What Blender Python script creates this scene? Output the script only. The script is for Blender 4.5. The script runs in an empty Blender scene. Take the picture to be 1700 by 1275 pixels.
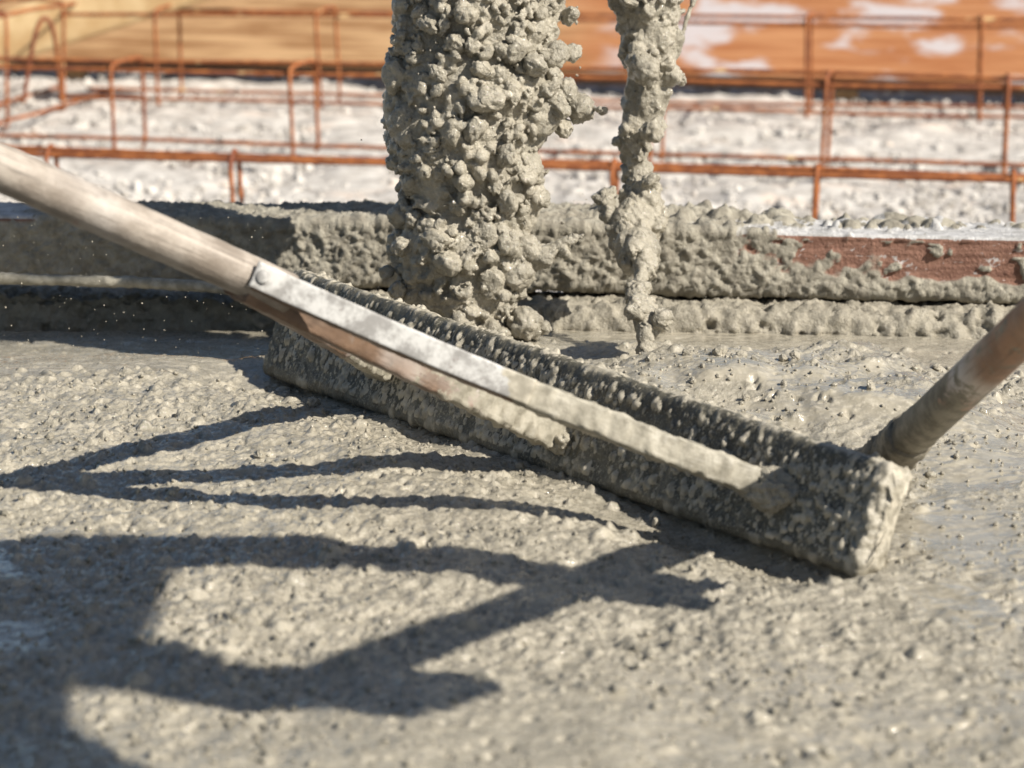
import bpy, bmesh, math, random
import numpy as np
from mathutils import Vector, Matrix

random.seed(7)
rng = np.random.default_rng(11)
SC = bpy.context.scene
COL = SC.collection
R = math.radians

# ------------------------------------------------------------------ camera, sky, sun, exposure
CAM_H, PITCH, FPX = 0.45, R(13.0), 4000.0
cd = bpy.data.cameras.new('camera')
cd.sensor_width = 36.0
cd.lens = 36.0 * FPX / 1700.0
cd.clip_start, cd.clip_end = 0.02, 500.0
cd.dof.use_dof = True
cd.dof.focus_distance = 1.90
cd.dof.aperture_fstop = 8.8
cam = bpy.data.objects.new('camera', cd)
cam.location = (0, 0, CAM_H)
cam.rotation_euler = (R(90) - PITCH, 0, 0)
COL.objects.link(cam)
SC.camera = cam

SUN_PHI, SUN_EL = R(57.0), R(38.0)          # azimuth from the camera-side direction round to the right
SUN = Vector((math.sin(SUN_PHI) * math.cos(SUN_EL), -math.cos(SUN_PHI) * math.cos(SUN_EL), math.sin(SUN_EL)))
w = bpy.data.worlds.new('World')
SC.world = w
w.use_nodes = True
nt = w.node_tree
sky = nt.nodes.new('ShaderNodeTexSky')
sky.sky_type = 'NISHITA'
sky.sun_disc = False
sky.sun_elevation = SUN_EL
sky.sun_rotation = math.atan2(SUN.x, SUN.y)
bg = nt.nodes['Background']
bg.inputs['Strength'].default_value = 0.05
nt.links.new(sky.outputs[0], bg.inputs['Color'])
sl = bpy.data.lights.new('sun', 'SUN')
sl.energy, sl.angle, sl.color = 4.6, R(0.5), (1.0, 0.945, 0.86)
so = bpy.data.objects.new('sun', sl)
so.rotation_euler = (-SUN).to_track_quat('-Z', 'Y').to_euler()
so.location = SUN * 6
COL.objects.link(so)
vs = SC.view_settings
vs.view_transform, vs.look, vs.gamma, vs.exposure = 'Standard', 'None', 1.0, 0.84
vs.use_curve_mapping = False
SC.cycles.use_denoising = True
SC.cycles.max_bounces = 6

# ------------------------------------------------------------------ helpers
def ray(px, py):
    a, b = (px - 850.0) / FPX, (637.5 - py) / FPX
    return Vector((a, math.cos(PITCH) + b * math.sin(PITCH), -math.sin(PITCH) + b * math.cos(PITCH)))
def at_y(px, py, y):
    r = ray(px, py); t = y / r.y
    return Vector((r.x * t, y, CAM_H + r.z * t))
def at_z(px, py, z=0.0):
    r = ray(px, py); t = (z - CAM_H) / r.z
    return Vector((r.x * t, r.y * t, z))

def tag(o, label=None, cat=None, group=None, kind=None):
    if label: o['label'] = label
    if cat: o['category'] = cat
    if group: o['group'] = group
    if kind: o['kind'] = kind
    return o
def link(name, me, mat=None, parent=None):
    o = bpy.data.objects.new(name, me)
    COL.objects.link(o)
    if mat is not None and me is not None and len(me.materials) == 0:
        me.materials.append(mat)
    if parent is not None: o.parent = parent
    return o
def empty(name, loc=(0, 0, 0)):
    o = bpy.data.objects.new(name, None)
    o.location = loc
    o.empty_display_size = 0.05
    COL.objects.link(o)
    return o
def local(parent, o):
    """o was built in world coordinates: keep it there under its parent."""
    o.parent = parent
    o.location = -Vector(parent.location)
    return o

def mesh_np(name, V, Q, attrs=None, smooth=True):
    V = np.ascontiguousarray(V, dtype=np.float32); Q = np.ascontiguousarray(Q, dtype=np.int32)
    me = bpy.data.meshes.new(name)
    k = Q.shape[1]
    me.vertices.add(len(V)); me.vertices.foreach_set('co', V.ravel())
    me.loops.add(Q.size); me.loops.foreach_set('vertex_index', Q.ravel())
    me.polygons.add(len(Q))
    me.polygons.foreach_set('loop_start', np.arange(0, Q.size, k, dtype=np.int32))
    me.polygons.foreach_set('use_smooth', np.full(len(Q), smooth))
    me.update(calc_edges=True)
    for n, a in (attrs or {}).items():
        a = np.ascontiguousarray(a, dtype=np.float32)
        vec3 = a.ndim == 2 and a.shape[1] == 3
        at = me.attributes.new(n, 'FLOAT_VECTOR' if vec3 else 'FLOAT', 'POINT')
        at.data.foreach_set('vector' if vec3 else 'value', a.ravel())
    me.validate()
    return me

def _hash(ix, iy, iz, seed):
    h = (ix.astype(np.int64) * 374761393 + iy.astype(np.int64) * 668265263 + iz.astype(np.int64) * 2147483647 + seed * 974634777) & 0xFFFFFFFF
    h = ((h ^ (h >> 13)) * 1274126177) & 0xFFFFFFFF
    h = ((h ^ (h >> 16)) * 2246822519) & 0xFFFFFFFF
    return ((h ^ (h >> 15)) & 0xFFFF) / 32767.5 - 1.0
def vnoise(x, y, z=None, seed=0):
    """smooth value noise, -1..1"""
    x = np.asarray(x, dtype=np.float64); y = np.asarray(y, dtype=np.float64)
    fx, fy = np.floor(x), np.floor(y)
    u, v = x - fx, y - fy
    u = u * u * u * (u * (u * 6 - 15) + 10); v = v * v * v * (v * (v * 6 - 15) + 10)
    def plane(iz):
        a = _hash(fx, fy, iz, seed); b = _hash(fx + 1, fy, iz, seed)
        c = _hash(fx, fy + 1, iz, seed); d = _hash(fx + 1, fy + 1, iz, seed)
        return (a + (b - a) * u) * (1 - v) + (c + (d - c) * u) * v
    if z is None:
        return plane(np.zeros_like(fx))
    z = np.asarray(z, dtype=np.float64); fz = np.floor(z); t = z - fz
    t = t * t * t * (t * (t * 6 - 15) + 10)
    return plane(fz) * (1 - t) + plane(fz + 1) * t
def fbm(x, y, z=None, oct=4, seed=0, gain=0.5):
    s, a, f = 0.0, 1.0, 1.0
    for i in range(oct):
        s = s + a * vnoise(x * f + 17.3 * i, y * f - 9.1 * i, None if z is None else z * f + 3.7 * i, seed + i)
        a *= gain; f *= 2.03
    return s
def sstep(a, b, x):
    t = np.clip((x - a) / (b - a), 0, 1)
    return t * t * (3 - 2 * t)

def stamp(H, us, vs_, cu, cv, r, h, wrap=False, sharp=0.5, mode='max', asp=1.0, ang=0.0, base=None):
    """cap-shaped lump on a regular grid H[u,v] (spacing us, vs_)."""
    nu, nv = H.shape
    ru = int(r * 1.5 / us) + 1; rv = int(r * 1.5 / vs_) + 1
    i0 = int(cu / us); j0 = int(cv / vs_)
    ii = np.arange(max(0, i0 - ru), min(nu, i0 + ru + 1))
    if len(ii) == 0: return
    jj = np.arange(j0 - rv, j0 + rv + 1)
    if not wrap:
        jj = jj[(jj >= 0) & (jj < nv)]
        if len(jj) == 0: return
    du = (ii * us - cu)[:, None]; dv = (jj * vs_ - cv)[None, :]
    ca, sa = math.cos(ang), math.sin(ang)
    p = (du * ca + dv * sa) / asp; q = (-du * sa + dv * ca) * asp
    th = np.arctan2(q, p)
    k1, k2 = random.random() * 6.28, random.random() * 6.28
    rr = r * (1 + 0.16 * np.sin(2 * th + k1) + 0.10 * np.sin(3 * th + k2) + 0.07 * np.sin(5 * th + k1 * 2))
    d2 = (p * p + q * q) / (rr * rr)
    c = h * np.clip(1 - d2, 0, 1) ** sharp
    J = jj % nv if wrap else jj
    if mode == 'max':
        if base is not None:
            H[np.ix_(ii, J)] = np.maximum(H[np.ix_(ii, J)], c)
        else:
            H[np.ix_(ii, J)] = np.maximum(H[np.ix_(ii, J)], c) + 0.25 * np.minimum(H[np.ix_(ii, J)], c)
    else:
        H[np.ix_(ii, J)] -= c

# ------------------------------------------------------------------ materials
class NT:
    def __init__(s, name):
        s.m = bpy.data.materials.new(name); s.m.use_nodes = True
        s.t = s.m.node_tree; s.b = s.t.nodes['Principled BSDF']
        s.tc = s.n('ShaderNodeTexCoord'); s.base = s.tc.outputs['Object']
    def n(s, typ, **kw):
        nd = s.t.nodes.new(typ)
        for k, v in kw.items(): setattr(nd, k, v)
        return nd
    def l(s, a, b): s.t.links.new(a, b)
    def noise(s, scale, detail=4, rough=0.55, vec=None, stretch=None):
        v = vec or s.base
        if stretch:
            mp = s.n('ShaderNodeMapping'); mp.inputs['Scale'].default_value = stretch
            s.l(v, mp.inputs['Vector']); v = mp.outputs[0]
        nd = s.n('ShaderNodeTexNoise'); nd.inputs['Scale'].default_value = scale
        nd.inputs['Detail'].default_value = detail; nd.inputs['Roughness'].default_value = rough
        s.l(v, nd.inputs['Vector'])
        return nd.outputs['Fac']
    def attr(s, name):
        nd = s.n('ShaderNodeAttribute', attribute_name=name); return nd.outputs['Fac']
    def rng(s, x, a, b, c=0.0, d=1.0):
        nd = s.n('ShaderNodeMapRange'); nd.interpolation_type = 'SMOOTHSTEP'
        s.l(x, nd.inputs['Value'])
        for k, v in zip(('From Min', 'From Max', 'To Min', 'To Max'), (a, b, c, d)): nd.inputs[k].default_value = v
        return nd.outputs['Result']
    def math(s, op, a, b):
        nd = s.n('ShaderNodeMath', operation=op)
        for i, x in enumerate((a, b)):
            if isinstance(x, (int, float)): nd.inputs[i].default_value = x
            else: s.l(x, nd.inputs[i])
        return nd.outputs[0]
    def mix(s, f, a, b):
        nd = s.n('ShaderNodeMix', data_type='RGBA')
        ins = [i for i in nd.inputs if i.enabled]
        fi = nd.inputs[0]; ai, bi = nd.inputs[6], nd.inputs[7]
        if isinstance(f, (int, float)): fi.default_value = f
        else: s.l(f, fi)
        for x, i in ((a, ai), (b, bi)):
            if isinstance(x, tuple): i.default_value = (*x, 1)
            else: s.l(x, i)
        return nd.outputs[2]
    def bump(s, h, strength=0.5, dist=0.001, prev=None):
        nd = s.n('ShaderNodeBump'); nd.inputs['Strength'].default_value = strength
        nd.inputs['Distance'].default_value = dist; s.l(h, nd.inputs['Height'])
        if prev is not None: s.l(prev, nd.inputs['Normal'])
        return nd.outputs[0]
    def out(s, color=None, rough=None, normal=None, spec=0.5, metal=0.0):
        for v, k in ((color, 'Base Color'), (rough, 'Roughness'), (normal, 'Normal')):
            if v is None: continue
            if isinstance(v, tuple): s.b.inputs[k].default_value = (*v, 1)
            elif isinstance(v, (int, float)): s.b.inputs[k].default_value = v
            else: s.l(v, s.b.inputs[k])
        s.b.inputs['Specular IOR Level'].default_value = spec
        s.b.inputs['Metallic'].default_value = metal
        return s.m

MUD, MUD2, MUD3 = (0.350, 0.315, 0.243), (0.252, 0.228, 0.175), (0.424, 0.384, 0.304)
def mat_mud(name, wet=0.35, dry=0.6, fine=1.0, film=False, coat=0.0):
    t = NT(name)
    t.base = t.n('ShaderNodeNewGeometry').outputs['Position']          # metres, also on scaled stones
    a = t.noise(38, 5); b = t.noise(210, 4, 0.6)
    c = t.mix(t.rng(a, 0.35, 0.65), MUD2, MUD)
    c = t.mix(t.rng(b, 0.45, 0.75), c, MUD3)
    r = t.rng(t.noise(170, 4), 0.36, 0.62, wet, dry)
    if film:
        fl = t.attr('film')
        r = t.mix(fl, r, (0.10, 0.10, 0.10))
    n1 = t.noise(420, 4, 0.65); n2 = t.noise(1300, 2, 0.6)
    cn = t.noise(200, 3, 0.5)
    if film:
        dry = t.math('SUBTRACT', 1.0, t.math('MULTIPLY', fl, 0.85))
        n1, n2, cn = t.math('MULTIPLY', n1, dry), t.math('MULTIPLY', n2, dry), t.math('MULTIPLY', cn, dry)
    nb = t.bump(n1, 0.7 * fine, 0.0022)
    nb = t.bump(n2, 0.4 * fine, 0.0008, nb)
    if coat:
        t.b.inputs['Coat Weight'].default_value = coat
        t.b.inputs['Coat Roughness'].default_value = 0.05
        t.b.inputs['Coat IOR'].default_value = 1.36
        t.l(t.bump(cn, 0.9, 0.0036), t.b.inputs['Coat Normal'])
    return t.out(c, r, nb, 0.5)
M_SLAB = mat_mud('wet_concrete', 0.20, 0.5, 1.1, film=True, coat=0.9)
M_STREAM = mat_mud('pouring_concrete', 0.22, 0.5, 1.4, coat=0.6)
M_STONE = mat_mud('coated_stone', 0.22, 0.5, 1.4, coat=0.6)
M_BANK = mat_mud('drying_mud', 0.35, 0.7, 1.8)

def mat_blade():
    t = NT('muddy_blade')
    s = t.attr('mud')
    a = t.noise(60, 4)
    dark = t.mix(t.rng(a, 0.3, 0.7), (0.060, 0.056, 0.042), (0.115, 0.106, 0.078))
    mud = t.mix(t.rng(t.noise(150, 3), 0.35, 0.65), MUD2, MUD3)
    fine = t.rng(t.noise(620, 2, 0.5), 0.56, 0.64)
    dark = t.mix(t.math('MULTIPLY', fine, t.rng(t.noise(25, 3), 0.3, 0.6)), dark, MUD2)
    c = t.mix(t.rng(s, 0.12, 0.5), dark, mud)
    nb = t.bump(t.noise(500, 4, 0.65), 0.6, 0.0014)
    return t.out(c, t.rng(t.noise(80), 0.3, 0.7, 0.28, 0.55), nb, 0.5)
def mat_plank():
    t = NT('muddy_red_plank')
    s = t.attr('mud'); wh = t.attr('white')
    g = t.noise(30, 6, 0.65, stretch=(0.25, 6, 6))
    wood = t.mix(t.rng(g, 0.3, 0.7), (0.155, 0.070, 0.045), (0.27, 0.140, 0.095))
    wood = t.mix(t.rng(t.noise(90, 6, 0.75, stretch=(0.30, 3, 3)), 0.60, 0.80), wood, (0.42, 0.33, 0.27))
    pale = t.mix(t.rng(t.noise(90, 5), 0.35, 0.65), (0.36, 0.35, 0.335), (0.55, 0.54, 0.525))
    c = t.mix(t.rng(wh, 0.3, 0.6), wood, pale)
    mud = t.mix(t.rng(t.noise(70, 5), 0.35, 0.65), (0.235, 0.212, 0.165), (0.36, 0.33, 0.262))
    c = t.mix(t.rng(s, 0.25, 0.55), c, mud)
    nb = t.bump(t.noise(330, 5, 0.7), 1.0, 0.0026)
    return t.out(c, 0.66, nb, 0.4)
def mat_pole(name, mudc=None, clean=(0.40, 0.35, 0.295), dirt=(0.21, 0.175, 0.14), spot=(0.27, 0.15, 0.12)):
    """greyed round timber: grain runs along local X of the swept pole (attribute 'along')."""
    t = NT(name)
    gv = t.n('ShaderNodeAttribute', attribute_name='grain').outputs['Vector']
    g = t.noise(26, 7, 0.68, stretch=(1, 1, 1))
    c = t.mix(t.rng(g, 0.35, 0.68), dirt, clean)
    c = t.mix(t.rng(t.noise(7, 3), 0.5, 0.7), c, (0.50, 0.46, 0.42))
    c = t.mix(t.rng(t.noise(24, 3), 0.62, 0.72), c, spot)
    c = t.mix(t.rng(t.noise(45, 4), 0.6, 0.75), c, (0.20, 0.175, 0.15))
    st = t.noise(330, 5, 0.7, vec=gv)
    c = t.mix(t.rng(st, 0.52, 0.70, 0.0, 0.75), c, tuple(x * 0.55 for x in dirt))
    c = t.mix(t.rng(t.noise(120, 4, 0.6, vec=gv), 0.55, 0.68, 0.0, 0.5), c, tuple(min(x * 1.25, 0.6) for x in clean))
    s = t.attr('mud')
    k = t.math('ADD', s, t.math('MULTIPLY', t.math('SUBTRACT', t.noise(75, 5, 0.65), 0.5), 1.8))
    mud = t.mix(t.rng(t.noise(100, 4), 0.35, 0.65), *(mudc or (MUD2, MUD3)))
    c = t.mix(t.rng(k, 0.42, 0.62), c, mud)
    nb = t.bump(st, 0.5, 0.0010)
    nb = t.bump(t.noise(260, 4, 0.6), 0.4, 0.0012, nb)
    return t.out(c, t.rng(t.noise(40), 0.3, 0.7, 0.42, 0.65), nb, 0.45)
def mat_strap():
    t = NT('whitened_metal_strap')
    c = t.mix(t.rng(t.noise(46, 6, 0.72), 0.40, 0.58), (0.23, 0.22, 0.205), (0.47, 0.46, 0.435))
    c = t.mix(t.rng(t.noise(170, 5, 0.7), 0.58, 0.70), c, (0.22, 0.20, 0.185))
    s = t.attr('mud')
    k = t.math('ADD', s, t.math('MULTIPLY', t.math('SUBTRACT', t.noise(70, 4, 0.6), 0.5), 1.2))
    c = t.mix(t.rng(k, 0.45, 0.55), c, t.mix(t.rng(t.noise(100, 4), 0.35, 0.65), MUD2, MUD3))
    return t.out(c, 0.5, t.bump(t.noise(300, 4), 0.3, 0.001), 0.5)
def mat_rust():
    t = NT('rusty_steel')
    c = t.mix(t.rng(t.noise(60, 4), 0.35, 0.7), (0.185, 0.058, 0.020), (0.35, 0.122, 0.038))
    c = t.mix(t.rng(t.noise(9, 3), 0.5, 0.72), c, (0.17, 0.055, 0.028))
    c = t.mix(t.rng(t.noise(17, 3), 0.64, 0.74), c, (0.62, 0.42, 0.20))
    return t.out(c, 0.75, t.bump(t.noise(300), 0.4, 0.001), 0.3)
def mat_board():
    t = NT('formwork_timber')
    g = t.noise(9, 7, 0.66, stretch=(0.30, 6, 6))
    c = t.mix(t.rng(g, 0.36, 0.62), (0.36, 0.185, 0.08), (0.68, 0.44, 0.235))
    sx = t.n('ShaderNodeSeparateXYZ'); t.l(t.tc.outputs['Object'], sx.inputs[0])
    redm = t.math('ADD', t.rng(sx.outputs['X'], -0.25, 0.35), t.math('SUBTRACT', t.noise(3.0, 4, 0.6, stretch=(0.7, 3, 5)), 0.55))
    c = t.mix(t.rng(redm, 0.35, 0.9), c, t.mix(t.rng(g, 0.3, 0.7), (0.46, 0.17, 0.065), (0.68, 0.34, 0.16)))
    st = t.noise(4.2, 4, 0.55, stretch=(0.9, 2, 2.6))
    stm = t.math('MULTIPLY', t.rng(st, 0.50, 0.60), t.rng(sx.outputs['X'], 0.12, 0.35))
    c = t.mix(stm, c, (0.74, 0.68, 0.68))
    return t.out(c, 0.7, t.bump(t.noise(40, 5, 0.6, stretch=(0.3, 5, 5)), 0.3, 0.003), 0.3)
def mat_gravel():
    t = NT('pale_crushed_stone')
    c = t.mix(t.rng(t.noise(26, 5), 0.3, 0.65), (0.32, 0.295, 0.265), (0.53, 0.50, 0.455))
    c = t.mix(t.rng(t.noise(9, 4), 0.58, 0.72), c, (0.54, 0.46, 0.39))
    return t.out(c, 0.85, t.bump(t.noise(120, 4), 0.5, 0.004), 0.2)
def mat_plain(name, col, rough=0.6, col2=None, scale=20):
    t = NT(name)
    c = t.mix(t.rng(t.noise(scale, 4), 0.35, 0.65), col, col2 or tuple(x * 0.75 for x in col))
    return t.out(c, rough, t.bump(t.noise(scale * 8, 3), 0.2, 0.001), 0.4)
M_BLADE, M_PLANK, M_STRAP, M_RUST, M_BOARD, M_GRAVEL = mat_blade(), mat_plank(), mat_strap(), mat_rust(), mat_board(), mat_gravel()
M_POLE = mat_pole('greyed_wooden_pole')
M_PRONG = mat_pole('brown_wooden_strut', clean=(0.20, 0.125, 0.078), dirt=(0.12, 0.075, 0.048), spot=(0.10, 0.07, 0.045), mudc=((0.215, 0.196, 0.150), (0.36, 0.33, 0.262)))
M_POLE2 = mat_pole('muddy_wooden_pole', clean=(0.33, 0.185, 0.11), dirt=(0.20, 0.115, 0.07), mudc=((0.13, 0.115, 0.085), (0.24, 0.215, 0.165)))
M_RUBBER = mat_plain('black_rubber', (0.03, 0.03, 0.032), 0.7)
M_STEEL = mat_plain('worn_steel', (0.35, 0.34, 0.33), 0.45)

# ------------------------------------------------------------------ shape builders
def sweep(name, pts, rad, seg=24, step=0.004, mud=None, flat=None, nrm=None, lump=0.0, seed=0, cap=True, up=None):
    """tube or (flat=(w,h)) rounded bar swept along a poly-line; attributes along, mud."""
    pts = [Vector(p) for p in pts]
    P = []; T = []
    tot = sum((pts[i + 1] - pts[i]).length for i in range(len(pts) - 1)); run = 0
    # Catmull-Rom resample
    ext = [pts[0] * 2 - pts[1]] + pts + [pts[-1] * 2 - pts[-2]]
    for i in range(1, len(ext) - 2):
        n = max(2, int((ext[i + 1] - ext[i]).length / step))
        for k in range(n):
            t = k / n
            a, b, c, d = ext[i - 1], ext[i], ext[i + 1], ext[i + 2]
            P.append(0.5 * ((2 * b) + (c - a) * t + (2 * a - 5 * b + 4 * c - d) * t * t + (-a + 3 * b - 3 * c + d) * t ** 3))
    P.append(pts[-1].copy())
    n = len(P)
    S = [0.0]
    for i in range(1, n): S.append(S[-1] + (P[i] - P[i - 1]).length)
    V = np.zeros((n, seg, 3)); N = np.zeros((n, seg, 3))
    upv = Vector(up) if up is not None else None
    prev = None
    for i in range(n):
        tn = (P[min(i + 1, n - 1)] - P[max(i - 1, 0)]).normalized()
        if upv is not None: b = (upv - tn * upv.dot(tn)).normalized()
        elif prev is None:
            q = Vector((0, 0, 1)) if abs(tn.z) < 0.9 else Vector((1, 0, 0)); b = (q - tn * q.dot(tn)).normalized()
        else: b = (prev - tn * prev.dot(tn)).normalized()
        prev = b; s = tn.cross(b)
        f = S[i] / S[-1]
        r = rad(f) if callable(rad) else rad
        for j in range(seg):
            a = 2 * math.pi * j / seg
            ca, sa = math.cos(a), math.sin(a)
            if flat:
                ww, hh = flat(f) if callable(flat) else flat
                e = 0.28
                cx = math.copysign(abs(ca) ** e, ca) * ww / 2; sx_ = math.copysign(abs(sa) ** e, sa) * hh / 2
                off = s * cx + b * sx_; nn = s * ca + b * sa
            else:
                off = s * (ca * r) + b * (sa * r); nn = s * ca + b * sa
            V[i, j] = P[i] + off; N[i, j] = nn
    along = np.repeat(np.array(S)[:, None], seg, 1)
    fr = along / S[-1]
    mu = np.zeros_like(along) if mud is None else mud(fr)
    if lump:
        lf = lump(fr) if callable(lump) else lump
        X = V * 1.0
        d = fbm(X[..., 0] * 190, X[..., 1] * 190, X[..., 2] * 190, 3, seed, 0.6) * 0.9 + np.clip(fbm(X[..., 0] * 70 + 5, X[..., 1] * 70, X[..., 2] * 70, 2, seed + 9), 0, 1)
        V = V + N * (d * lf)[..., None]
    i, j = np.meshgrid(np.arange(n - 1), np.arange(seg), indexing='ij')
    Q = np.stack([i * seg + j, i * seg + (j + 1) % seg, (i + 1) * seg + (j + 1) % seg, (i + 1) * seg + j], -1).reshape(-1, 4)[:, ::-1]
    Vf = V.reshape(-1, 3); al = along.ravel(); mu = np.broadcast_to(mu, along.shape).ravel()
    if cap:
        c0, c1 = Vf[:seg].mean(0), Vf[-seg:].mean(0)
        Vf = np.vstack([Vf, c0, c1]); al = np.append(al, [0, S[-1]]); mu = np.append(mu, [mu[0], mu[-1]])
        k = np.arange(seg); kn = (k + 1) % seg; a0, a1 = len(Vf) - 2, len(Vf) - 1
        # degenerate quads avoided: split caps as quads over pairs
        kk = np.arange(0, seg, 2)
        q0 = np.stack([np.full(len(kk), a0), kk, (kk + 1) % seg, (kk + 2) % seg], -1)
        b0 = (n - 1) * seg
        q1 = np.stack([np.full(len(kk), a1), b0 + (kk + 2) % seg, b0 + (kk + 1) % seg, b0 + kk], -1)
        Q = np.vstack([Q, q0, q1])
    th = np.tile(2 * np.pi * np.arange(seg) / seg, n); th = np.append(th, [0, 0])[:len(al)]
    grain = np.stack([al * 0.06, 0.016 * np.cos(th), 0.016 * np.sin(th)], -1)
    return mesh_np(name, Vf, Q, {'along': al, 'mud': mu, 'grain': grain})

def slab_bar(L, wT, hT, rnd, res, field_fn, taper=None):
    """a long rounded plank; returns V,N,u,v grids. Cross-section runs round (front face first, bottom to top)."""
    per = []
    # perimeter points: y in [-w/2,w/2], z in [0,h]; start at front bottom, go up the front, over the top, down the back, under
    def seg_pts(a, b):
        n = max(2, int(math.dist(a, b) / res)); return [(a[0] + (b[0] - a[0]) * k / n, a[1] + (b[1] - a[1]) * k / n) for k in range(n)]
    def arc(cx, cz, a0, a1):
        n = max(3, int(rnd * abs(a1 - a0) / res)); return [(cx + rnd * math.cos(a0 + (a1 - a0) * k / n), cz + rnd * math.sin(a0 + (a1 - a0) * k / n)) for k in range(n)]
    y0, y1 = -wT / 2, wT / 2; pi = math.pi
    per += seg_pts((y0, rnd), (y0, hT - rnd)) + arc(y0 + rnd, hT - rnd, pi, pi / 2)
    per += seg_pts((y0 + rnd, hT), (y1 - rnd, hT)) + arc(y1 - rnd, hT - rnd, pi / 2, 0)
    per += seg_pts((y1, hT - rnd), (y1, rnd)) + arc(y1 - rnd, rnd, 0, -pi / 2)
    per += seg_pts((y1 - rnd, 0), (y0 + rnd, 0)) + arc(y0 + rnd, rnd, -pi / 2, -pi)
    per = np.array(per); m = len(per)
    d = np.roll(per, -1, 0) - np.roll(per, 1, 0); d /= np.linalg.norm(d, axis=1)[:, None]
    nor = np.stack([-d[:, 1], d[:, 0]], 1)
    nu = int(L / res) + 1
    u = np.linspace(0, L, nu)
    return u, per, nor, m, nu

# ------------------------------------------------------------------ the slab of wet concrete
def bank_y(x): return 2.168 - 0.085 * x + 0.13 * sstep(-0.17, -0.25, x + 0.02 * np.sin(x * 40))
BL = at_z(430, 605); BR = at_z(1425, 942)
BDIR = (BR - BL).normalized(); BLEN = (BR - BL).length
BN = Vector((BDIR.y, -BDIR.x, 0))            # front face normal, towards camera-left
if BN.y > 0: BN = -BN

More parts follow.
